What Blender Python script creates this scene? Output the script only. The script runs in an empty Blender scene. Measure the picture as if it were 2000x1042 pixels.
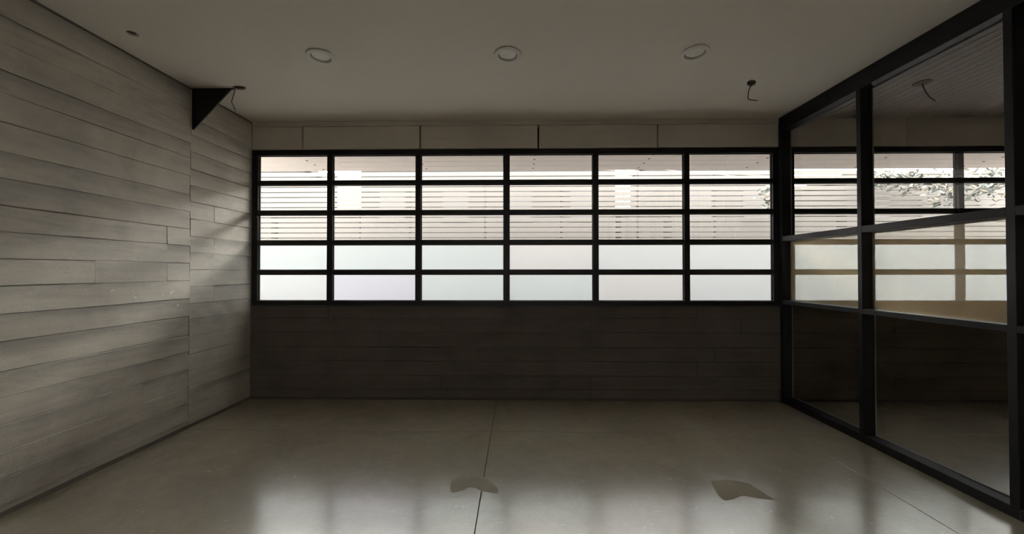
import bpy, bmesh, math, random
from mathutils import Vector, Matrix

S = bpy.context.scene
C = S.collection
RND = random.Random(7)

# ------------------------------------------------------------------ camera
CAM_LOC = Vector((0.0, -4.245, 1.4716))
F_PX, YAW, PITCH, ROLL = 726.9, 0.01565, 0.01088, -0.00052
cd = bpy.data.cameras.new('camera')
cam = bpy.data.objects.new('camera', cd)
C.objects.link(cam)
cd.sensor_fit = 'HORIZONTAL'
cd.sensor_width = 36.0
cd.lens = F_PX / 2000.0 * 36.0
cd.clip_start = 0.05
cd.clip_end = 200
fw = Vector((-math.sin(YAW) * math.cos(PITCH), math.cos(YAW) * math.cos(PITCH), math.sin(PITCH)))
rt = Vector((math.cos(YAW), math.sin(YAW), 0))
up = rt.cross(fw)
r2 = rt * math.cos(ROLL) + up * math.sin(ROLL)
u2 = -rt * math.sin(ROLL) + up * math.cos(ROLL)
M = Matrix((r2, u2, -fw)).transposed().to_4x4()
M.translation = CAM_LOC
cam.matrix_world = M
S.camera = cam

# ------------------------------------------------------------------ sky and exposure
SKY = 19.0
w = bpy.data.worlds.new('sky')
S.world = w
w.use_nodes = True
bg = w.node_tree.nodes['Background']
bg.inputs['Color'].default_value = (1.0, 0.965, 0.92, 1)
bg.inputs['Strength'].default_value = SKY
S.view_settings.view_transform = 'Standard'
S.view_settings.look = 'None'
S.view_settings.gamma = 1
S.view_settings.use_curve_mapping = False
S.view_settings.exposure = 0.0
S.cycles.max_bounces = 14
S.cycles.diffuse_bounces = 7
S.cycles.transparent_max_bounces = 16

# ------------------------------------------------------------------ helpers
def new_obj(name, me, parent=None, loc=(0, 0, 0)):
    o = bpy.data.objects.new(name, me)
    C.objects.link(o)
    loc = Vector(loc)
    if parent is not None:
        o.parent = parent
        p = parent
        off = Vector((0, 0, 0))
        while p is not None:
            off += p.location
            p = p.parent
        loc = loc - off
    o.location = loc
    return o

def tag(o, label=None, cat=None, group=None, kind=None):
    if label: o['label'] = label
    if cat: o['category'] = cat
    if group: o['group'] = group
    if kind: o['kind'] = kind
    return o

def thing(name, loc, label=None, cat=None, group=None, kind=None):
    return tag(new_obj(name, None, None, loc), label, cat, group, kind)

def mesh_from(bm, name, mats, smooth=False):
    bmesh.ops.recalc_face_normals(bm, faces=bm.faces)
    me = bpy.data.meshes.new(name)
    bm.to_mesh(me)
    bm.free()
    for m in (mats if isinstance(mats, (list, tuple)) else [mats]):
        me.materials.append(m)
    if smooth:
        for p in me.polygons: p.use_smooth = True
    return me

def bm_box(bm, x0, x1, y0, y1, z0, z1, c):
    vs = [bm.verts.new((x - c[0], y - c[1], z - c[2])) for x in (x0, x1) for y in (y0, y1) for z in (z0, z1)]
    fs = []
    for q in ((0, 1, 3, 2), (4, 6, 7, 5), (0, 4, 5, 1), (2, 3, 7, 6), (0, 2, 6, 4), (1, 5, 7, 3)):
        fs.append(bm.faces.new([vs[i] for i in q]))
    return vs, fs

def box(name, x0, x1, y0, y1, z0, z1, mat, parent=None, bevel=0.0, base=False):
    c = ((x0 + x1) / 2, (y0 + y1) / 2, z0 if base else (z0 + z1) / 2)
    bm = bmesh.new()
    bm_box(bm, x0, x1, y0, y1, z0, z1, c)
    if bevel:
        bmesh.ops.bevel(bm, geom=bm.edges[:], offset=bevel, segments=1, affect='EDGES')
    return new_obj(name, mesh_from(bm, name, mat), parent, c)

def boxes(name, lst, mat, parent=None, origin=None):
    c = origin or ((lst[0][0] + lst[0][1]) / 2, (lst[0][2] + lst[0][3]) / 2, (lst[0][4] + lst[0][5]) / 2)
    bm = bmesh.new()
    for b in lst: bm_box(bm, *b, c)
    return new_obj(name, mesh_from(bm, name, mat), parent, c)

def lathe(name, prof, mat, parent, loc, n=40, smooth=True):
    """revolve (r, z) profile about z; open ended profile, closed if ends at r=0"""
    bm = bmesh.new()
    rings = []
    for r, z in prof:
        if r < 1e-6:
            rings.append([bm.verts.new((0, 0, z))])
        else:
            rings.append([bm.verts.new((r * math.cos(2 * math.pi * k / n), r * math.sin(2 * math.pi * k / n), z)) for k in range(n)])
    for a, b in zip(rings, rings[1:]):
        for k in range(n):
            k2 = (k + 1) % n
            q = [a[k % len(a)], a[k2 % len(a)], b[k2 % len(b)], b[k % len(b)]]
            u = []
            for v in q:
                if v not in u: u.append(v)
            if len(u) >= 3: bm.faces.new(u)
    me = mesh_from(bm, name, mat)
    return new_obj(name, me, parent, loc)

def tube(name, pts, r, mat, parent=None, sides=8):
    pts = [Vector(p) for p in pts]
    c = pts[0].copy()
    bm = bmesh.new()
    prev = None
    n = len(pts)
    for i, p in enumerate(pts):
        t = (pts[min(i + 1, n - 1)] - pts[max(i - 1, 0)]).normalized()
        a = t.orthogonal().normalized() if prev is None else (prev - t * prev.dot(t)).normalized()
        prev = a
        b = t.cross(a)
        ring = [bm.verts.new(p - c + (a * math.cos(2 * math.pi * k / sides) + b * math.sin(2 * math.pi * k / sides)) * r) for k in range(sides)]
        if i:
            for k in range(sides):
                bm.faces.new((last[k], last[(k + 1) % sides], ring[(k + 1) % sides], ring[k]))
        else:
            bm.faces.new(ring[::-1])
        last = ring
    bm.faces.new(last)
    return new_obj(name, mesh_from(bm, name, mat, True), parent, c)

def spline(pts, n=8):
    pts = [Vector(p) for p in pts]
    P = [pts[0]] + pts + [pts[-1]]
    out = []
    for i in range(1, len(P) - 2):
        for k in range(n):
            t = k / n
            a, b, c, d = P[i - 1], P[i], P[i + 1], P[i + 2]
            out.append(0.5 * ((2 * b) + (c - a) * t + (2 * a - 5 * b + 4 * c - d) * t * t + (3 * b - a - 3 * c + d) * t ** 3))
    out.append(pts[-1])
    return out

def prism(name, poly, depth_vec, mat, parent=None):
    """flat polygon (3D points) given thickness along depth_vec"""
    P = [Vector(p) for p in poly]
    c = sum(P, Vector()) / len(P)
    d = Vector(depth_vec)
    bm = bmesh.new()
    a = [bm.verts.new(p - c) for p in P]
    b = [bm.verts.new(p - c + d) for p in P]
    bm.faces.new(a)
    bm.faces.new(b[::-1])
    for i in range(len(P)):
        j = (i + 1) % len(P)
        bm.faces.new((a[i], a[j], b[j], b[i]))
    return new_obj(name, mesh_from(bm, name, mat), parent, c)

# ------------------------------------------------------------------ materials
def mat(name, col, rough=0.6, spec=0.5, metal=0.0):
    m = bpy.data.materials.new(name)
    m.use_nodes = True
    b = m.node_tree.nodes['Principled BSDF']
    b.inputs['Base Color'].default_value = (*col, 1)
    b.inputs['Roughness'].default_value = rough
    b.inputs['Specular IOR Level'].default_value = spec
    b.inputs['Metallic'].default_value = metal
    return m

class NT:
    def __init__(s, m):
        s.t = m.node_tree
        s.b = s.t.nodes['Principled BSDF'] if 'Principled BSDF' in s.t.nodes else None
    def n(s, typ, **kw):
        x = s.t.nodes.new(typ)
        for k, v in kw.items():
            if k.startswith('i_'):
                key = k[2:]
                key = int(key) if key.isdigit() else key.replace('_', ' ')
                x.inputs[key].default_value = v
            else:
                setattr(x, k, v)
        return x
    def l(s, a, b): s.t.links.new(a, b)
    def math(s, op, a, b=None, clamp=False):
        x = s.n('ShaderNodeMath', operation=op, use_clamp=clamp)
        for i, v in enumerate((a, b)):
            if v is None: continue
            if isinstance(v, (int, float)): x.inputs[i].default_value = v
            else: s.l(v, x.inputs[i])
        return x.outputs[0]
    def ramp(s, f, stops):
        x = s.n('ShaderNodeValToRGB')
        e = x.color_ramp.elements
        while len(e) < len(stops): e.new(0.5)
        for el, (p, c) in zip(e, stops):
            el.position = p
            el.color = (*c, 1) if len(c) == 3 else c
        s.l(f, x.inputs[0])
        return x.outputs[0]
    def noise(s, vec, scale, detail=4, rough=0.55, dist=0.0):
        x = s.n('ShaderNodeTexNoise')
        x.inputs['Scale'].default_value = scale
        x.inputs['Detail'].default_value = detail
        x.inputs['Roughness'].default_value = rough
        x.inputs['Distortion'].default_value = dist
        s.l(vec, x.inputs['Vector'])
        return x.outputs['Fac']
    def mapping(s, vec, scale=(1, 1, 1)):
        x = s.n('ShaderNodeMapping')
        x.inputs['Scale'].default_value = scale
        s.l(vec, x.inputs['Vector'])
        return x.outputs[0]
    def mixc(s, f, a, b, blend='MIX'):
        x = s.n('ShaderNodeMix', data_type='RGBA', blend_type=blend)
        for i, v in ((0, f), (6, a), (7, b)):
            if isinstance(v, (int, float)): x.inputs[i].default_value = v
            elif isinstance(v, tuple): x.inputs[i].default_value = (*v, 1)
            else: s.l(v, x.inputs[i])
        return x.outputs[2]
    def bump(s, h, strength=0.3, dist=0.01):
        x = s.n('ShaderNodeBump')
        x.inputs['Strength'].default_value = strength
        x.inputs['Distance'].default_value = dist
        s.l(h, x.inputs['Height'])
        s.l(x.outputs[0], s.b.inputs['Normal'])

def board_concrete(name, c0, c1, stretch, patch=0.72, rough=0.75, spec=0.3):
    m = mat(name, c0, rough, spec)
    t = NT(m)
    geo = t.n('ShaderNodeNewGeometry')
    inf = t.n('ShaderNodeObjectInfo')
    off = t.n('ShaderNodeVectorMath', operation='ADD')
    t.l(geo.outputs['Position'], off.inputs[0])
    sc = t.math('MULTIPLY', inf.outputs['Random'], 37.0)
    t.l(sc, off.inputs[1])
    v = off.outputs[0]
    big = t.noise(geo.outputs['Position'], 1.5, 6, 0.62, 0.5)
    grain = t.noise(t.mapping(v, stretch), 16, 4, 0.6)
    fine = t.noise(geo.outputs['Position'], 110, 4, 0.75)
    mid = t.noise(t.mapping(geo.outputs['Position'], stretch), 5.5, 6, 0.7, 1.0)
    col = t.ramp(big, [(0.3, tuple(x * 0.74 for x in c0)), (0.5, c0), (0.72, c1)])
    col = t.mixc(0.16, col, t.ramp(grain, [(0.3, (0.25,) * 3), (0.7, (1.0,) * 3)]), 'MULTIPLY')
    col = t.mixc(0.45, col, t.ramp(mid, [(0.30, (0.45,) * 3), (0.48, (0.92,) * 3), (0.7, (1.0,) * 3)]), 'MULTIPLY')
    col = t.mixc(0.30, col, t.ramp(fine, [(0.3, (0.55,) * 3), (0.6, (1.0,) * 3)]), 'MULTIPLY')
    # grime that ran from the board joints
    gen = t.n('ShaderNodeTexCoord').outputs['Generated']
    sep = t.n('ShaderNodeSeparateXYZ')
    t.l(gen, sep.inputs[0])
    edge = t.ramp(sep.outputs[2], [(0.35, (0, 0, 0)), (1.0, (1, 1, 1))])
    msk = t.ramp(t.noise(t.mapping(v, stretch), 2.6, 5, 0.65, 0.6), [(0.45, (0, 0, 0)), (0.63, (1, 1, 1))])
    st = t.math('MULTIPLY', t.math('MULTIPLY', edge, msk), patch, True)
    col = t.mixc(st, col, tuple(x * 0.22 for x in c0))
    tint = t.math('ADD', t.math('MULTIPLY', inf.outputs['Random'], 0.08), 0.98)
    hs = t.n('ShaderNodeHueSaturation')
    t.l(tint, hs.inputs['Value'])
    t.l(col, hs.inputs['Color'])
    t.l(hs.outputs[0], t.b.inputs['Base Color'])
    h = t.math('ADD', t.math('MULTIPLY', grain, 0.6), t.math('ADD', t.math('MULTIPLY', fine, 0.25), t.math('MULTIPLY', big, 0.8)))
    t.bump(h, 0.45, 0.012)
    return m

def plain(name, col, var=0.06, rough=0.8, scale=3.0, spec=0.3, bumpy=0.05, fine=60):
    m = mat(name, col, rough, spec)
    t = NT(m)
    geo = t.n('ShaderNodeNewGeometry')
    a = t.noise(geo.outputs['Position'], scale, 5, 0.6)
    col2 = t.ramp(a, [(0.3, tuple(x * (1 - var) for x in col)), (0.7, tuple(min(1, x * (1 + var)) for x in col))])
    t.l(col2, t.b.inputs['Base Color'])
    if bumpy:
        t.bump(t.noise(geo.outputs['Position'], fine, 3), bumpy, 0.005)
    return m

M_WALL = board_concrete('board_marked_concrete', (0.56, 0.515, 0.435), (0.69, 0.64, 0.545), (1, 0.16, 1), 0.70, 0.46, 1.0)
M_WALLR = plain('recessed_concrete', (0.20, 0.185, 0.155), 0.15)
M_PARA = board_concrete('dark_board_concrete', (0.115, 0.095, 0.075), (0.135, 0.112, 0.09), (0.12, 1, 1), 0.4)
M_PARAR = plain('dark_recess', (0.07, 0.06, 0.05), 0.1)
M_PANEL = plain('cast_panel_concrete', (0.60, 0.555, 0.49), 0.08, 0.85, 1.4)
M_GAP = plain('dark_joint', (0.012, 0.011, 0.010), 0.1)
M_CEIL = plain('painted_plasterboard', (0.80, 0.75, 0.68), 0.02, 0.9, 0.7, 0.2, 0.03)
M_SLAT = plain('ceiling_slat_grey', (0.40, 0.355, 0.335), 0.05, 0.7, 2.0)
M_BATTEN = plain('ceiling_batten_light', (0.62, 0.58, 0.54), 0.05, 0.6, 2.0)
M_STEEL = plain('black_painted_steel', (0.010, 0.010, 0.011), 0.2, 0.42, 8, 0.28, 0.03, 120)
M_FRAME = plain('black_window_steel', (0.008, 0.007, 0.007), 0.2, 0.5, 8, 0.3, 0.03, 120)
M_BEAD = plain('glazing_bead_dark', (0.05, 0.047, 0.045), 0.1, 0.5, 6)
M_BEADG = plain('glazing_bead_grey', (0.30, 0.29, 0.28), 0.1, 0.5, 6)
M_WHITE = plain('white_enamel', (0.80, 0.775, 0.72), 0.02, 0.5, 4, 0.4, 0.0)
M_DIFF = plain('opal_diffuser', (0.88, 0.86, 0.80), 0.02, 0.45, 4, 0.4, 0.0)
M_DARKBOX = plain('dark_box_inside', (0.20, 0.155, 0.115), 0.2, 0.8, 20)
M_CABLE = plain('grey_brown_cable', (0.10, 0.085, 0.075), 0.1, 0.6, 20, 0.4, 0.0)
M_TIP = mat('bare_copper_tip', (0.75, 0.66, 0.55), 0.3, 0.5, 0.6)
M_FLECK = plain('white_paint_fleck', (0.85, 0.83, 0.78), 0.03, 0.7, 20)

def floor_mat(name, patch=False):
    m = mat(name, (0.36, 0.335, 0.28), 0.2, 1.0)
    t = NT(m)
    geo = t.n('ShaderNodeNewGeometry')
    P = geo.outputs['Position']
    big = t.noise(P, 0.9, 6, 0.62, 0.5)
    med = t.noise(P, 7, 5, 0.65, 0.8)
    fin = t.noise(P, 70, 3, 0.7)
    k = 0.98 if patch else 1.0
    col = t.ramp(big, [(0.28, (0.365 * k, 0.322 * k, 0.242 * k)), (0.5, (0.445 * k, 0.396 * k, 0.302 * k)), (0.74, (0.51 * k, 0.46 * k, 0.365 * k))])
    col = t.mixc(0.22, col, t.ramp(med, [(0.3, (0.5,) * 3), (0.65, (1.0,) * 3)]), 'MULTIPLY')
    col = t.mixc(0.22, col, t.ramp(fin, [(0.3, (0.6,) * 3), (0.6, (1.0,) * 3)]), 'MULTIPLY')
    # trowel swirls and scratches
    sw = t.noise(t.mapping(P, (1, 3.5, 1)), 9, 6, 0.7, 2.2)
    scr = t.ramp(sw, [(0.60, (0, 0, 0)), (0.70, (1, 1, 1))])
    col = t.mixc(t.math('MULTIPLY', scr, 0.34), col, (0.52, 0.50, 0.45))
    t.l(col, t.b.inputs['Base Color'])
    base = 0.5 if patch else 0.17
    r = t.math('ADD', base, t.math('MULTIPLY', med, 0.10))
    r = t.math('ADD', r, t.math('MULTIPLY', scr, 0.10))
    t.l(r, t.b.inputs['Roughness'])
    if patch:
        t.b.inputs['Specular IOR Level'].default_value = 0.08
    else:
        t.b.inputs['Coat Weight'].default_value = 1.0
        t.b.inputs['Coat Roughness'].default_value = 0.17
        t.b.inputs['Coat IOR'].default_value = 1.8
    h = t.math('ADD', t.math('MULTIPLY', med, 0.7), t.math('ADD', t.math('MULTIPLY', fin, 0.10), t.math('MULTIPLY', sw, 0.35)))
    t.bump(h, 0.15, 0.012)
    return m
M_FLOOR = floor_mat('polished_concrete')
M_STAIN = floor_mat('dull_patch', True)
M_DULLB = floor_mat('faint_dull_patch', True)
M_DULLB.node_tree.nodes['Principled BSDF'].inputs['Specular IOR Level'].default_value = 0.30
M_JOINT = plain('joint_filler', (0.07, 0.06, 0.045), 0.1)

def glass(name, tint, ior=1.5, film=None, frost=None):
    m = bpy.data.materials.new(name)
    m.use_nodes = True
    t = NT(m)
    nt = m.node_tree
    nt.nodes.remove(t.b)
    out = nt.nodes['Material Output']
    tr = t.n('ShaderNodeBsdfTransparent')
    tr.inputs[0].default_value = (*tint, 1)
    body = tr.outputs[0]
    if film:
        fac, colr, trans = film
        geo = t.n('ShaderNodeNewGeometry')
        nz = t.noise(geo.outputs['Position'], 3.0, 5, 0.6, 0.4)
        f = t.math('MULTIPLY', t.math('ADD', t.math('MULTIPLY', nz, 0.3), 0.85), fac)
        d = t.n('ShaderNodeBsdfDiffuse'); d.inputs[0].default_value = (*colr, 1)
        l = t.n('ShaderNodeBsdfTranslucent'); l.inputs[0].default_value = (*colr, 1)
        dm = t.n('ShaderNodeMixShader'); dm.inputs[0].default_value = trans
        t.l(d.outputs[0], dm.inputs[1]); t.l(l.outputs[0], dm.inputs[2])
        mx = t.n('ShaderNodeMixShader')
        t.l(f, mx.inputs[0]); t.l(body, mx.inputs[1]); t.l(dm.outputs[0], mx.inputs[2])
        body = mx.outputs[0]
    gl = t.n('ShaderNodeBsdfGlossy')
    gl.inputs['Roughness'].default_value = 0.0
    gl.inputs['Color'].default_value = (1, 1, 1, 1)
    g2 = t.n('ShaderNodeNewGeometry')
    dt = t.n('ShaderNodeVectorMath', operation='DOT_PRODUCT')
    t.l(g2.outputs['Normal'], dt.inputs[0]); t.l(g2.outputs['Incoming'], dt.inputs[1])
    f0 = ((ior - 1) / (ior + 1)) ** 2
    sch = t.math('POWER', t.math('SUBTRACT', 1.0, t.math('ABSOLUTE', dt.outputs['Value']), True), 5.0)
    sch = t.math('ADD', t.math('MULTIPLY', sch, 1 - f0), f0)
    mx = t.n('ShaderNodeMixShader')
    t.l(sch, mx.inputs[0]); t.l(body, mx.inputs[1]); t.l(gl.outputs[0], mx.inputs[2])
    t.l(mx.outputs[0], out.inputs[0])
    return m

FROST_ROUGH, FROST_LAMB = 0.80, 0.50
def frosted(name, col):
    """acid-etched glass: part wide forward scatter, part fully diffused"""
    m = bpy.data.materials.new(name)
    m.use_nodes = True
    t = NT(m)
    m.node_tree.nodes.remove(t.b)
    out = m.node_tree.nodes['Material Output']
    a = t.n('ShaderNodeBsdfTranslucent')
    a.inputs[0].default_value = (*col, 1)
    r = t.n('ShaderNodeBsdfRefraction', distribution='GGX')
    r.inputs['Color'].default_value = (*[min(1, c * 2.0) for c in col], 1)
    r.inputs['Roughness'].default_value = FROST_ROUGH
    r.inputs['IOR'].default_value = 1.45
    mx = t.n('ShaderNodeMixShader'); mx.inputs[0].default_value = FROST_LAMB
    t.l(r.outputs[0], mx.inputs[1]); t.l(a.outputs[0], mx.inputs[2])
    t.l(mx.outputs[0], out.inputs[0])
    return m

M_CLEAR = glass('clear_window_glass', (0.97, 0.975, 0.97), 1.45)
M_ETCH = bpy.data.materials.new('etched_glass_face')
M_ETCH.use_nodes = True
_t = NT(M_ETCH)
M_ETCH.node_tree.nodes.remove(_t.b)
_r = _t.n('ShaderNodeBsdfRefraction', distribution='GGX')
_r.inputs['Color'].default_value = (1, 1, 1, 1)
_r.inputs['Roughness'].default_value = 0.3
_r.inputs['IOR'].default_value = 1.45
_t.l(_r.outputs[0], M_ETCH.node_tree.nodes['Material Output'].inputs[0])
M_PART = glass('partition_glass', (0.93, 0.93, 0.925), 1.36)
M_FILM = glass('hazy_partition_glass', (0.97, 1.0, 1.0), 1.5, film=(0.40, (1.0, 0.78, 0.48), 0.5))
FROST = [frosted('frosted_neutral', (0.46, 0.485, 0.495)), frosted('frosted_cool', (0.445, 0.485, 0.495)),
         frosted('frosted_warm', (0.48, 0.485, 0.488)), frosted('frosted_lavender', (0.445, 0.455, 0.515))]

# ------------------------------------------------------------------ dimensions
XL, XP, XP2 = -3.078, 2.954, 3.061      # left wall face, partition faces
XR = 7.3                                 # far wall of the room beyond the glass
RX0, RX1, RZ0, RZ1 = -0.6, 0.6, 1.3, 2.3   # unseen window added behind the camera for fill light
YR = -8.0                                # wall behind the camera
ZC = 3.2
ZB, ZT = 1.08, 2.87                      # window band
ZF = 3.137                               # top of the cast panels

# ------------------------------------------------------------------ left wall of board marked concrete
wl = box('wall_left', XL - 0.30, XL - 0.012, YR - 0.2, 0.078, 0, ZC + 0.3, M_WALLR, base=True)
tag(wl, 'grey board marked concrete wall on the left', kind='structure')

def board_left(y0, y1, z0, z1):
    g = RND.choice((0.0003, 0.0006, 0.0012))
    pr = RND.uniform(-0.004, 0.003)
    tt, tb = RND.uniform(-0.0028, 0.001), RND.uniform(-0.001, 0.003)
    e0, e1 = RND.uniform(-0.002, 0.002), RND.uniform(-0.002, 0.002)
    c = (XL - 0.01, (y0 + y1) / 2, (z0 + z1) / 2)
    bm = bmesh.new()
    n = max(2, int((y1 - y0) / 0.30))
    rows = []
    for i in range(n + 1):
        y = y0 + g + (y1 - y0 - 2 * g) * i / n
        ed = (e0 if i == 0 else e1 if i == n else 0)
        wz0 = RND.uniform(-0.0025, 0.0025); wz1 = RND.uniform(-0.0025, 0.0025)
        wob = RND.uniform(-0.001, 0.001)
        ps = [(XL - 0.013, z0 + g + wz0), (XL + pr + tb + ed + wob - 0.003, z0 + g + wz0), (XL + pr + tb + ed + wob, z0 + g + 0.004 + wz0),
              (XL + pr + tt + ed + wob, z1 - g - 0.004 + wz1), (XL + pr + tt + ed + wob - 0.003, z1 - g + wz1), (XL - 0.013, z1 - g + wz1)]
        rows.append([bm.verts.new((x - c[0], y - c[1], z - c[2])) for x, z in ps])
    for a, b in zip(rows, rows[1:]):
        for k in range(5):
            bm.faces.new((a[k], a[k + 1], b[k + 1], b[k]))
    bm.faces.new(rows[0]); bm.faces.new(rows[-1][::-1])
    return new_obj('board', mesh_from(bm, 'board', M_WALL), wl, c)

ZL = [0.035, 0.075, 0.235, 0.393, 0.555, 0.718, 0.872, 1.052, 1.215, 1.383, 1.548, 1.71, 1.866, 2.03, 2.19, 2.367, 2.538, 2.675, 2.84, 3.0, 3.185]
ZR = [0.035, 0.20, 0.365, 0.53, 0.69, 0.85, 1.017, 1.165, 1.325, 1.484, 1.647, 1.80, 1.965, 2.128, 2.28, 2.435, 2.60, 2.76, 2.92, 3.08, 3.185]
for z0, z1 in zip(ZR, ZR[1:]):
    if 1.16 < z0 < 1.98:
        board_left(-0.80, -0.522, z0, z1); board_left(-0.522, -0.002, z0, z1)
    else:
        board_left(-0.80, -0.002, z0, z1)
for i, (z0, z1) in enumerate(zip(ZL, ZL[1:])):
    cuts = [-0.803]
    if 1.37 < z0 < 1.75: cuts.append(-1.025)
    if 1.37 < z0 < 1.45: cuts.append(-1.581)
    if 0.37 < z0 < 0.4: cuts.append(-1.221)
    cuts.append((-3.2, -2.75, -3.6)[i % 3])
    y = cuts[-1]
    while y > YR + 1.4:
        y -= (2.4, 2.1, 1.8)[(i * 2) % 3]
        cuts.append(max(y, YR))
    if cuts[-1] > YR: cuts.append(YR)
    for a, b in zip(cuts, cuts[1:]):
        if a - b > 0.02: board_left(b, a, z0, z1)
for y, z, ln, ht, sl in [(-1.47, 1.325, 0.035, 0.010, 0.2), (-1.325, 1.318, 0.022, 0.010, 0.5), (-1.30, 1.262, 0.03, 0.010, -0.2),
                         (-1.065, 1.262, 0.012, 0.02, 0.0), (-0.985, 1.285, 0.045, 0.016, 0.45), (-0.925, 1.165, 0.035, 0.009, 0.05), (-0.86, 1.30, 0.02, 0.008, 0)]:
    x = XL + 0.0005
    prism('paint_fleck', [(x, y - ln / 2, z - ht * .3 - sl * ln / 2), (x, y, z - ht * .6), (x, y + ln / 2, z - ht * .2 + sl * ln / 2), (x, y + ln * .3, z + ht * .5 + sl * ln * .3), (x, y - ln * .3, z + ht * .4 - sl * ln * .2)], (0.004, 0, 0), M_FLECK, wl)

# ------------------------------------------------------------------ back wall: parapet boards, cast panels, fascia
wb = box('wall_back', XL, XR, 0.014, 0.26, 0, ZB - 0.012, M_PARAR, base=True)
tag(wb, 'back wall with dark board marked parapet below the window band', kind='structure')
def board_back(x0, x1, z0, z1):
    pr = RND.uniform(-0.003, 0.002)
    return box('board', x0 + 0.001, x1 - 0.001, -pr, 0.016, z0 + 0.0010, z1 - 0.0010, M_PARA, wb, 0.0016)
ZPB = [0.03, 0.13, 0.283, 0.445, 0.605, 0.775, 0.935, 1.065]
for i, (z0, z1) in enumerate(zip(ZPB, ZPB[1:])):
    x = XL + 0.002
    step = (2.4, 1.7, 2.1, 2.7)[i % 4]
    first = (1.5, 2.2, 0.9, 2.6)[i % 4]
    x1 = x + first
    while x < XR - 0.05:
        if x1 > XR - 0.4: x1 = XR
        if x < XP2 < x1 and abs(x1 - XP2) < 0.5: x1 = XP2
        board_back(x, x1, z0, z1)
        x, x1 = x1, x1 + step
lint = box('lintel', XL, XR, 0.075, 0.26, ZT, ZC + 0.3, M_GAP, wb)
px = [XL + 0.003, -2.479, -1.119, 0.235, 1.590, XP]
for a, b in zip(px, px[1:]):
    box('cast_panel', a + 0.009, b - 0.009, -0.012, 0.076, ZT + 0.004, ZF - 0.003, M_PANEL, wb, 0.003)
for a, b in ((XP2, 4.376), (4.376, 5.73), (5.73, XR)):
    box('cast_panel', a + 0.009, b - 0.009, -0.012, 0.076, ZT + 0.004, ZC - 0.004, M_PANEL, wb, 0.003)
box('fascia', XL + 0.003, XP, -0.004, 0.076, ZF + 0.003, ZC - 0.002, M_PANEL, wb, 0.002)

# ------------------------------------------------------------------ outer shell
wr = box('wall_rear', XL - 0.3, XR + 0.3, YR - 0.3, YR, 0, RZ0, M_PANEL, base=True); tag(wr, kind='structure')
box('rear_lintel', XL - 0.3, XR + 0.3, YR - 0.3, YR, RZ1, ZC + 0.3, M_PANEL, wr)
box('rear_pier', XL - 0.3, RX0, YR - 0.3, YR, RZ0, RZ1, M_PANEL, wr)
box('rear_pier', RX1, XR + 0.3, YR - 0.3, YR, RZ0, RZ1, M_PANEL, wr)
wx = box('wall_right', XR, XR + 0.3, YR, 0.26, 0, ZC + 0.3, M_PANEL, base=True); tag(wx, kind='structure')

# ------------------------------------------------------------------ ceiling with cut holes
def circle(cx, cy, rx, ry, n=28, ang=0.0):
    out = []
    for k in range(n):
        a = 2 * math.pi * k / n
        x, y = rx * math.cos(a), ry * math.sin(a)
        out.append((cx + x * math.cos(ang) - y * math.sin(ang), cy + x * math.sin(ang) + y * math.cos(ang)))
    return out
def holed_ceiling(name, x0, x1, y0, y1, holes, material):
    bm = bmesh.new()
    es = []
    for loop in [[(x0, y0), (x1, y0), (x1, y1), (x0, y1)]] + holes:
        vs = [bm.verts.new((x, y, 0)) for x, y in loop]
        for a, b in zip(vs, vs[1:] + vs[:1]): es.append(bm.edges.new((a, b)))
    bmesh.ops.triangle_fill(bm, use_beauty=True, use_dissolve=False, edges=es, normal=(0, 0, -1))
    bmesh.ops.recalc_face_normals(bm, faces=bm.faces)
    r = bmesh.ops.extrude_face_region(bm, geom=bm.faces[:])
    for v in [g for g in r['geom'] if isinstance(g, bmesh.types.BMVert)]: v.co.z += 0.013
    o = new_obj(name, mesh_from(bm, name, material), None, (0, 0, ZC))
    return tag(o, kind='structure')
LX = (-1.583, -0.080, 1.404)
HL, HR, HS = (-2.63, -0.79), (2.155, -0.80), (-2.805, -1.596)
ce = holed_ceiling('ceiling', XL - 0.012 + 0.006, XP2, YR, 0.03,
                   [circle(*HL, 0.070, 0.042, 28, -0.25), circle(*HR, 0.075, 0.036, 28, 0.9), circle(*HS, 0.036, 0.036, 24)] + [circle(xx, -1.293, 0.094, 0.094, 40) for xx in LX], M_CEIL)
ce['label'] = 'smooth grey plasterboard ceiling'
roof = box('roof_slab', XL - 0.3, XR + 0.3, YR - 0.3, 0.26, ZC + 0.16, ZC + 0.34, M_PANEL, ce)
box('backing_board', XL - 0.012, XP2, YR, 0.03, ZC + 0.12, ZC + 0.158, M_GAP, ce)
cs = box('ceiling_beyond_glass', XP2, XR, YR, 0.03, ZC + 0.004, ZC + 0.155, M_SLAT)
tag(cs, 'grey slatted ceiling of the room beyond the glass', kind='structure')
k = 0
x = XP2 + 0.02
while x < XR - 0.1:
    box('slat', x, x + 0.078, YR, -0.005, ZC - 0.006, ZC + 0.005, M_SLAT, cs)
    box('batten', x + 0.080, x + 0.089, YR, -0.005, ZC - 0.011, ZC + 0.005, M_BATTEN, cs)
    x += 0.0905

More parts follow.
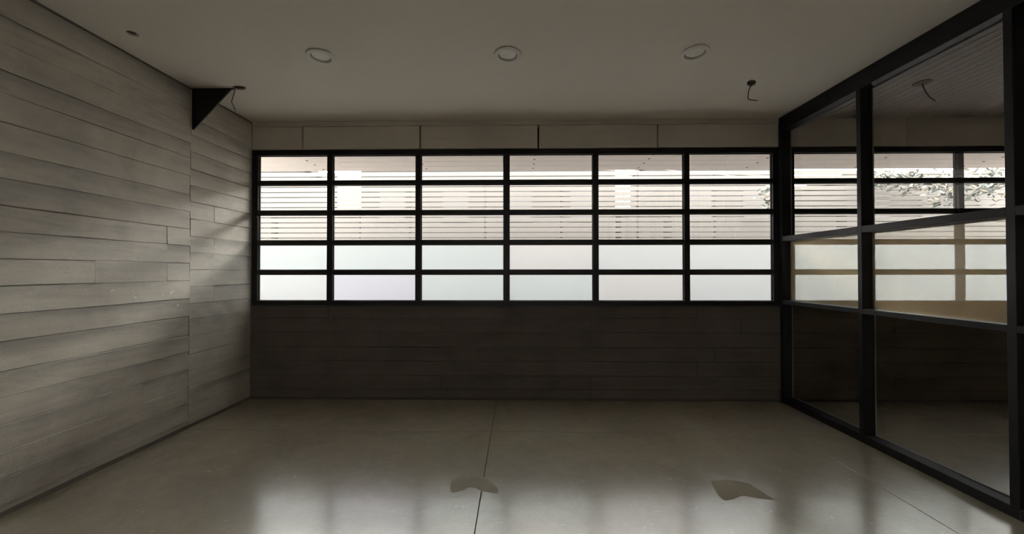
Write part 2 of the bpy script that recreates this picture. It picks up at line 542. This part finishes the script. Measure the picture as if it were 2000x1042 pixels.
# ------------------------------------------------------------------ floor of cast slabs with saw cut joints
fl = box('floor', XL - 0.3, XR + 0.3, YR - 0.3, 0.30, -0.20, -0.012, M_JOINT)
tag(fl, 'polished concrete floor cast in slabs', kind='structure')
fx = [XL - 0.02, -0.2445, 2.470, 5.19, XR]
fy = [YR, -6.3, -3.55, -0.816, 0.016]
for a, b in zip(fx, fx[1:]):
    for c, d in zip(fy, fy[1:]):
        g = 0.0028
        box('slab', a + g, b - g, c + g, d - g, -0.03, 0.0, M_FLOOR, fl, 0.0005)
prism('patch', [(1.345, -1.60, 0), (1.330, -1.68, 0), (1.318, -1.745, 0), (1.318, -1.80, 0), (1.330, -1.824, 0), (1.405, -1.80, 0), (1.440, -1.78, 0), (1.475, -1.766, 0), (1.55, -1.795, 0), (1.60, -1.803, 0), (1.655, -1.809, 0), (1.636, -1.745, 0), (1.617, -1.688, 0), (1.614, -1.62, 0), (1.50, -1.585, 0), (1.42, -1.58, 0)], (0, 0, 0.0003), M_STAIN, fl)  # thin flat patches, rougher and less glossy than the slabs around
prism('patch', [(-0.455, -1.60, 0), (-0.47, -1.67, 0), (-0.455, -1.735, 0), (-0.43, -1.765, 0), (-0.38, -1.74, 0), (-0.33, -1.69, 0), (-0.29, -1.70, 0), (-0.25, -1.74, 0), (-0.20, -1.752, 0), (-0.125, -1.775, 0), (-0.14, -1.70, 0), (-0.18, -1.62, 0), (-0.25, -1.57, 0), (-0.36, -1.565, 0)], (0, 0, 0.0003), M_DULLB, fl)

# ------------------------------------------------------------------ window bands
def pane_mesh(x0, x1, z0, z1, y, film):
    c = ((x0 + x1) / 2, y, (z0 + z1) / 2)
    bm = bmesh.new()
    vs, fs = bm_box(bm, x0, x1, y - 0.003, y + 0.003, z0, z1, c)
    if film is not None:
        for f in bm.faces:
            f.material_index = 1 if f.calc_center_median().y > 0.002 else 0
    mats = [M_CLEAR] if film is None else [M_ETCH, film]
    bmesh.ops.recalc_face_normals(bm, faces=bm.faces)
    return mesh_from(bm, 'pane', mats), c
TZ = [1.455 + 0.0035, 1.800, 2.147, 2.4935]       # transom centres
def window(name, x0, x1, mulls, label):
    root = tag(new_obj(name, None, None, ((x0 + x1) / 2, 0.04, ZB)), label, kind='structure')
    y0, y1 = 0.004, 0.060
    for zz0, zz1, nm in ((ZB, ZB + 0.050, 'bottom_rail'), (ZT - 0.060, ZT, 'top_rail')):
        box(nm, x0, x1, y0, y1, zz0, zz1, M_FRAME, root, 0.002)
    box('sill', x0, x1, -0.006, 0.10, ZB - 0.013, ZB - 0.001, M_BEAD, root)
    cols = []
    xs = [(x0, x0 + 0.068)] + [(m - 0.031, m + 0.031) for m in mulls] + [(x1 - 0.062, x1)]
    for i, (a, b) in enumerate(xs):
        box('jamb' if i in (0, len(xs) - 1) else 'mullion', a, b, y0, y1, ZB + 0.05, ZT - 0.06, M_FRAME, root, 0.002)
    zs = [(ZB, ZB + 0.050)] + [(t - 0.025, t + 0.025) for t in TZ] + [(ZT - 0.06, ZT)]
    for i in range(len(xs) - 1):
        a, b = xs[i][1], xs[i + 1][0]
        for t in zs[1:-1]:
            box('transom', a, b, y0 + 0.004, y1 - 0.004, t[0], t[1], M_FRAME, root, 0.002)
        for j in range(5):
            z0, z1 = zs[j][1], zs[j + 1][0]
            film = None
            if j < 2:
                film = FROST[3] if (i == 1 and j == 0 and name == 'window_1') else FROST[(0, 1, 1, 1, 2, 0)[(i + j) % 6]] if name == 'window_1' else FROST[1]
            me, c = pane_mesh(a, b, z0, z1, 0.048, film)
            p = new_obj('frosted_pane' if film else 'clear_pane', me, root, c)
            t = 0.007
            boxes('glazing_bead', [(a, a + t, 0.034, 0.0445, z0, z1), (b - t, b, 0.034, 0.0445, z0, z1), (a, b, 0.034, 0.0445, z0, z0 + t), (a, b, 0.034, 0.0445, z1 - t, z1)], M_BEAD, p)
    return root
window('window_1', XL + 0.002, XP - 0.002, [-2.170, -1.146, -0.130, 0.890, 1.922], 'black steel ribbon window of thirty panes, frosted lower rows')
window('window_2', XP2 + 0.002, XR, [3.975, 4.985, 6.02], 'black steel ribbon window of the room beyond the glass partition')
w3 = tag(new_obj('fill_window', None, None, ((RX0 + RX1) / 2, YR - 0.1, RZ0)), 'unseen steel window added behind the camera for fill light', kind='structure')
nx = 2
for i in range(nx + 1):
    xx = RX0 + (RX1 - RX0 - 0.05) * i / nx
    box('mullion', xx, xx + 0.05, YR - 0.14, YR - 0.08, RZ0, RZ1, M_FRAME, w3)
    if i < nx:
        xn = RX0 + (RX1 - RX0 - 0.05) * (i + 1) / nx
        for zz in (RZ0, (RZ0 + RZ1) / 2 - 0.02, RZ1 - 0.04):
            box('transom', xx + 0.05, xn, YR - 0.14, YR - 0.08, zz, zz + 0.04, M_FRAME, w3)
        for za, zb_ in ((RZ0 + 0.04, (RZ0 + RZ1) / 2 - 0.02), ((RZ0 + RZ1) / 2 + 0.02, RZ1 - 0.04)):
            box('clear_pane', xx + 0.05, xn, YR - 0.113, YR - 0.107, za, zb_, M_CLEAR, w3)
box('mullion_cover', XP, XP2, 0.0, 0.078, ZB - 0.012, ZT, M_FRAME, wb)

# ------------------------------------------------------------------ glass partition
gp = thing('glass_partition', (XP, -2.0, 0), 'black steel framed glass partition along the right side of the room', 'partition')
py = [(-0.042, -0.002), (-1.002, -0.962), (-1.990, -1.946), (-2.98, -2.94), (-3.97, -3.93), (-4.96, -4.92), (-5.95, -5.91), (-6.94, -6.90), (YR, YR + 0.04)]
for a, b in py:
    box('post', XP, XP2, a, b, 0.0, 3.045, M_STEEL, gp, 0.002)
box('head_beam', XP, XP2, YR, -0.002, 3.045, ZC - 0.002, M_STEEL, gp, 0.003)
for (a0, a1), (b0, b1) in zip(py, py[1:]):
    ya, yb = b1, a0
    box('base_rail', XP, XP2, ya, yb, 0.0, 0.066, M_STEEL, gp, 0.002)
    tz = [(0.066, 0.066), (1.103, 1.145), (1.800, 1.857), (3.045, 3.045)]
    for t0, t1 in tz[1:-1]:
        box('transom', XP, XP2, ya, yb, t0, t1, M_STEEL, gp, 0.002)
    for k in range(3):
        z0, z1 = tz[k][1], tz[k + 1][0]
        p = box('hazy_pane' if k == 1 else 'glass_pane', 3.044, 3.052, ya, yb, z0, z1, M_PART, gp)
        if k == 1:
            p.data.materials.append(M_FILM)
            for f in p.data.polygons:
                if f.normal.x < -0.5: f.material_index = 1
        if k == 1: p['label'] = 'hazy brownish glass pane between the two transoms'
        t = 0.008
        boxes('glazing_bead', [(3.0525, 3.0605, ya, ya + t, z0, z1), (3.0525, 3.0605, yb - t, yb, z0, z1), (3.0525, 3.0605, ya, yb, z0, z0 + t), (3.0525, 3.0605, ya, yb, z1 - t, z1)], M_BEADG, p)

# ------------------------------------------------------------------ black triangular gusset
gus = thing('gusset_plate', (XL, -0.785, 2.81), 'black triangular steel gusset plate in the corner of concrete wall and ceiling', 'bracket')
prism('plate', [(XL - 0.001, -0.79, ZC - 0.004), (-2.705, -0.79, ZC - 0.004), (-2.713, -0.79, ZC - 0.016), (XL + 0.010, -0.79, 2.808), (XL - 0.001, -0.79, 2.81)], (0, 0.012, 0), M_STEEL, gus)
box('ceiling_flange', XL, -2.685, -0.793, -0.775, ZC - 0.010, ZC - 0.001, M_STEEL, gus, 0.001)

# ------------------------------------------------------------------ downlights
def downlight(x, y, label):
    t = thing('downlight', (x, y, ZC), label, 'ceiling light', 'round downlights in a row across the ceiling')
    lathe('housing', [(0.092, 0.0135), (0.092, 0.06), (0.0, 0.06)], M_DARKBOX, t, (x, y, ZC), 40)
    lathe('trim_ring', [(0.0775, 0.010), (0.0765, -0.012), (0.080, -0.0150), (0.098, -0.0125), (0.1075, -0.0085), (0.1085, -0.0030), (0.090, -0.0025), (0.086, 0.010), (0.0775, 0.010)], M_WHITE, t, (x, y, ZC), 56)
    lathe('diffuser', [(0.0, -0.0035), (0.055, -0.003), (0.0680, -0.001), (0.0705, 0.003), (0.0705, 0.010), (0.0, 0.010)], M_DIFF, t, (x, y, ZC), 56)
    return t
downlight(-1.583, -1.293, 'round white flush downlight above the left window columns')
downlight(-0.080, -1.293, 'round white flush downlight at the middle of the ceiling')
downlight(1.404, -1.293, 'round white flush downlight nearest the glass partition')

# ------------------------------------------------------------------ cable holes
def cup(name, cx, cy, rx, ry, ang, depth, parent, z=ZC):
    n = 28
    bm = bmesh.new()
    R = []
    for (s, dz) in ((1.10, 0.0135), (1.02, 0.0135), (1.0, 0.014), (0.97, depth), (0.0, depth)):
        if s == 0: R.append([bm.verts.new((0, 0, dz))])
        else: R.append([bm.verts.new((x - cx, y - cy, dz)) for x, y in circle(cx, cy, rx * s, ry * s, n, ang)])
    for a, b in zip(R, R[1:]):
        for k in range(n):
            if len(b) == 1: bm.faces.new((a[k], a[(k + 1) % n], b[0]))
            else: bm.faces.new((a[k], a[(k + 1) % n], b[(k + 1) % n], b[k]))
    return new_obj(name, mesh_from(bm, name, M_DARKBOX), parent, (cx, cy, z))

t = thing('ceiling_cable', (*HL, ZC), 'thin cable dangling from an oval ceiling hole beside the black gusset', 'cable')
cup('hole_box', *HL, 0.070, 0.042, -0.25, 0.030, t)
tube('cable', spline([(-2.655, -0.80, ZC + 0.028), (-2.662, -0.80, ZC), (-2.668, -0.80, 3.15), (-2.688, -0.80, 3.085), (-2.692, -0.80, 3.06), (-2.672, -0.80, 3.02), (-2.660, -0.80, 2.985)], 5), 0.0032, M_CABLE, t)
tube('bare_tip', [(-2.660, -0.80, 2.985), (-2.655, -0.80, 2.972)], 0.0022, M_TIP, t)

t = thing('ceiling_cable', (*HR, ZC), 'bent cable hook hanging from a ceiling hole near the glass partition', 'cable')
cup('hole_box', *HR, 0.075, 0.036, 0.9, 0.030, t)
cpts = [(2.185, -0.80, ZC + 0.028), (2.175, -0.80, ZC), (2.150, -0.80, 3.175), (2.128, -0.80, 3.13), (2.122, -0.80, 3.06), (2.135, -0.80, 3.048), (2.190, -0.80, 3.040), (2.205, -0.80, 3.040)]
tube('cable', spline(cpts, 5), 0.0045, M_CABLE, t)
tube('bare_tip', [(2.205, -0.80, 3.040), (2.222, -0.80, 3.038)], 0.003, M_TIP, t)

t = thing('ceiling_socket', (*HS, ZC), 'small round dark ceiling cutout with a pale wire stub near the left wall', 'socket')
cup('hole_box', *HS, 0.036, 0.036, 0, 0.06, t)
tube('wire_stub', spline([(-2.790, -1.575, ZC + 0.055), (-2.785, -1.580, ZC + 0.01), (-2.780, -1.590, ZC - 0.010)], 4), 0.005, M_WHITE, t)

t = thing('ceiling_cable', (3.70, -0.80, ZC - 0.01), 'cable hanging from the slatted ceiling beyond the glass', 'cable')
lathe('hole_box', [(0.0, -0.012), (0.06, -0.012), (0.065, -0.004), (0.065, 0.004)], M_DARKBOX, t, (3.70, -0.80, ZC - 0.004), 24)
tube('cable', spline([(3.70, -0.80, ZC - 0.012), (3.715, -0.80, 3.14), (3.77, -0.79, 3.07), (3.84, -0.78, 3.03)], 5), 0.005, M_CABLE, t)

# ================================================================== outside
M_SOFF = plain('canopy_soffit_board', (0.84, 0.76, 0.715), 0.02, 0.7, 2.0)
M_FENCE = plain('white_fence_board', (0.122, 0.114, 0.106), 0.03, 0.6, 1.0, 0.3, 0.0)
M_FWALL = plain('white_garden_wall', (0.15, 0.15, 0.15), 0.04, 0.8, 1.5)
M_FPOST = plain('fence_post_grey', (0.06, 0.058, 0.055), 0.1, 0.6)
M_GROUND = plain('pale_paving', (0.16, 0.157, 0.15), 0.06, 0.8, 2.0)
M_HOUSE = plain('dark_brick_render', (0.022, 0.021, 0.020), 0.12, 0.8, 2.0)
M_HWIN = plain('dark_window_pane', (0.02, 0.022, 0.025), 0.05, 0.5, 2.0, 0.5, 0)
M_ROOF = plain('roof_capping', (0.03, 0.027, 0.025), 0.1, 0.7)
M_SCREW = plain('rusty_screw', (0.10, 0.07, 0.05), 0.1, 0.5)
M_BARK = plain('tree_bark', (0.075, 0.068, 0.06), 0.2, 0.8, 8)
M_LEAF1 = plain('pale_grey_green_leaf', (0.09, 0.10, 0.094), 0.10, 0.5, 9, 0.4, 0)
M_LEAF2 = plain('sun_painted_cream_leaf', (0.22, 0.20, 0.15), 0.06, 0.4, 9, 0.5, 0)  # brighter leaf copy, sunlight painted into its cream colour
gr = box('ground', -30, 40, -40, 60, -0.32, -0.21, M_GROUND)
tag(gr, kind='structure')

can = thing('canopy', (0, 0.28, 2.95), 'pinkish board soffit canopy seen outside above the window', 'canopy')
cy = [0.262, 0.40, 0.58, 0.76, 0.98, 1.22]
for a, b in zip(cy, cy[1:]):
    for x0, x1 in ((-7.0, -0.2), (-0.2, 5.0), (5.0, 11.0)):
        box('soffit_board', x0 + 0.002, x1 - 0.002, a + 0.003, b - 0.003, 2.95, 2.975, M_SOFF, can, 0.002)
box('canopy_deck', -7.0, 11.0, 0.262, 1.22, 2.977, 3.01, M_FPOST, can)
for xs in (-4.35, -2.82, -1.32, 0.22, 1.73, 3.27, 4.8, 6.3):
    for ys in (0.50, 0.67, 0.87, 1.10):
        box('screw_head', xs - 0.014, xs + 0.014, ys - 0.010, ys + 0.010, 2.944, 2.951, M_SCREW, can, 0.003)

YF = 2.60
fe = thing('slat_fence', (0, YF, 0), 'white horizontal slat fence standing outside beyond the window', 'fence')
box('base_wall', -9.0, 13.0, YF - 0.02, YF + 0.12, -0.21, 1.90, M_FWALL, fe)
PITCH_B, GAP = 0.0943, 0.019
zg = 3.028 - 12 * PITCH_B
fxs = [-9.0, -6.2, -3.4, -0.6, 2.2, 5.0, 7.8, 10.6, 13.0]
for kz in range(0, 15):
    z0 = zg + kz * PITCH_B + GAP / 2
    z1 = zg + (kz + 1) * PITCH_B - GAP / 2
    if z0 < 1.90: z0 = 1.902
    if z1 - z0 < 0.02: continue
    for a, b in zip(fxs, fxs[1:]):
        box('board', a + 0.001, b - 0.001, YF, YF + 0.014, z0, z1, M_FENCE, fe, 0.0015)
for i, xq in enumerate(fxs[:-1]):
    for xx in (xq + 0.0, xq + 1.4):
        box('post', xx - 0.025, xx + 0.025, YF + 0.015, YF + 0.07, 1.90, 3.25, M_FPOST, fe)

# houses beyond
def house(x0, x1, y0, y1, h, label):
    t = thing('house', ((x0 + x1) / 2, y0, 0), label, 'building', 'dark houses beyond the fence')
    box('wall', x0, x1, y0, y1, -0.21, h, M_HOUSE, t)
    box('roof', x0 - 0.15, x1 + 0.15, y0 - 0.15, y1 + 0.15, h, h + 0.25, M_ROOF, t, 0.03)
    n = max(1, int((x1 - x0) / 2.4))
    for i in range(n):
        xc = x0 + (i + 0.5) * (x1 - x0) / n
        for zc in (1.5, 4.3):
            if zc + 1 < h:
                f = box('window', xc - 0.6, xc + 0.6, y0 - 0.04, y0 + 0.02, zc - 0.7, zc + 0.7, M_ROOF, t)
                box('pane', xc - 0.53, xc + 0.53, y0 - 0.05, y0 - 0.035, zc - 0.63, zc + 0.63, M_HWIN, f)
    return t
house(-6.9, 4.25, 12.0, 18, 7.0, 'wide dark house seen through slat gaps behind the middle of the fence')
house(6.7, 11.5, 12.0, 18, 6.9, 'dark house seen through slat gaps behind the right of the fence')
house(-18.0, -10.9, 12.0, 18, 6.6, 'dark house seen through slat gaps behind the left of the fence')
house(14.2, 24.0, 12.0, 18, 5.4, 'lower dark house seen through slat gaps at the far right of the fence')
for a, b, nm in ((-10.7, -7.05, 'left'), (4.55, 6.4, 'right'), (11.8, 13.9, 'far right')):
    t = thing('shed', ((a + b) / 2, 12.0, 0), 'low dark shed between two houses behind the %s of the fence' % nm, 'shed')
    box('wall', a, b, 12.2, 14, -0.21, 3.9, M_HOUSE, t)
    box('roof', a - 0.1, b + 0.1, 12.1, 14.1, 3.9, 4.05, M_ROOF, t, 0.02)

# overhead cables
for i, (a, m, b) in enumerate([((2, 8.0, 5.1), (9.5, 8.0, 4.45), (20, 8.6, 5.0)), ((2, 8.3, 4.9), (9.5, 8.3, 4.60), (20, 8.3, 4.2))]):
    o = tube('overhead_cable', spline([a, m, b], 10), 0.014, M_CABLE, None, 6)
    tag(o, ('upper' if i == 0 else 'lower') + ' overhead cable crossing the bright strip above the fence at right', 'cable')

# pale leafed tree leaning over the fence, right
def tree(loc, blobs, n, seed, label):
    rr = random.Random(seed)
    t = thing('tree', loc, label, 'tree')
    b0 = Vector(loc)
    top = b0 + Vector((0.02, 0, 2.95))
    tube('trunk', spline([b0, b0 + Vector((0.02, 0, 1.2)), b0 + Vector((-0.01, 0, 2.2)), top], 6), 0.022, M_BARK, t)
    for bl in blobs:
        c = Vector(bl[:3])
        tube('branch', spline([b0 + Vector((0, 0, 2.6)), Vector(((b0.x + c.x) / 2, (b0.y + c.y) / 2, max(2.9, c.z))), c], 5), 0.004, M_BARK, t, 6)
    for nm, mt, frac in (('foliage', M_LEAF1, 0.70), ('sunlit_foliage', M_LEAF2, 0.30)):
        bm = bmesh.new()
        tot = int(n * frac)
        for k in range(tot):
            bl = blobs[rr.randrange(len(blobs))]
            c = Vector(bl[:3]) + Vector((rr.gauss(0, bl[3]), rr.gauss(0, 0.08) - (0.06 if nm[0] == 's' else 0), rr.gauss(0, bl[4])))
            c.y = min(c.y, YF - 0.10)
            if c.z > 3.30 or c.z < 2.45: continue
            L = rr.uniform(0.035, 0.075) * (1.0 if nm[0] == 'f' else 0.8)
            W = L * rr.uniform(0.35, 0.5)
            R = Matrix.Rotation(rr.uniform(0, 6.28), 3, 'Z') @ Matrix.Rotation(rr.uniform(-1.2, 1.2), 3, 'X') @ Matrix.Rotation(rr.uniform(0, 6.28), 3, 'Y')
            pts = [(-L, 0, 0), (-L * .3, W, 0.006), (L * .4, W * .8, 0.006), (L, 0, 0), (L * .4, -W * .8, 0.006), (-L * .3, -W, 0.006), (0, 0, -0.004)]
            vs = [bm.verts.new(c - b0 + R @ Vector(p)) for p in pts]
            for i in range(6):
                bm.faces.new((vs[i], vs[(i + 1) % 6], vs[6]))
        o = new_obj(nm, mesh_from(bm, nm, mt), t, b0)
        o['kind'] = 'stuff'
    return t
tree((5.98, 2.15, -0.21), [(6.95, 2.25, 2.98, 0.35, 0.12), (7.5, 2.25, 2.80, 0.25, 0.13), (6.55, 2.28, 3.05, 0.22, 0.09), (8.0, 2.25, 2.95, 0.25, 0.14), (8.5, 2.25, 3.0, 0.3, 0.13)], 560, 3,
     'pale leafed tree leaning along the white fence at far right')
tree((4.53, 2.15, -0.21), [(4.30, 2.30, 2.80, 0.08, 0.12), (4.36, 2.30, 2.60, 0.05, 0.08)], 46, 5,
     'thin pale leafed sapling before the white fence beside the partition post')
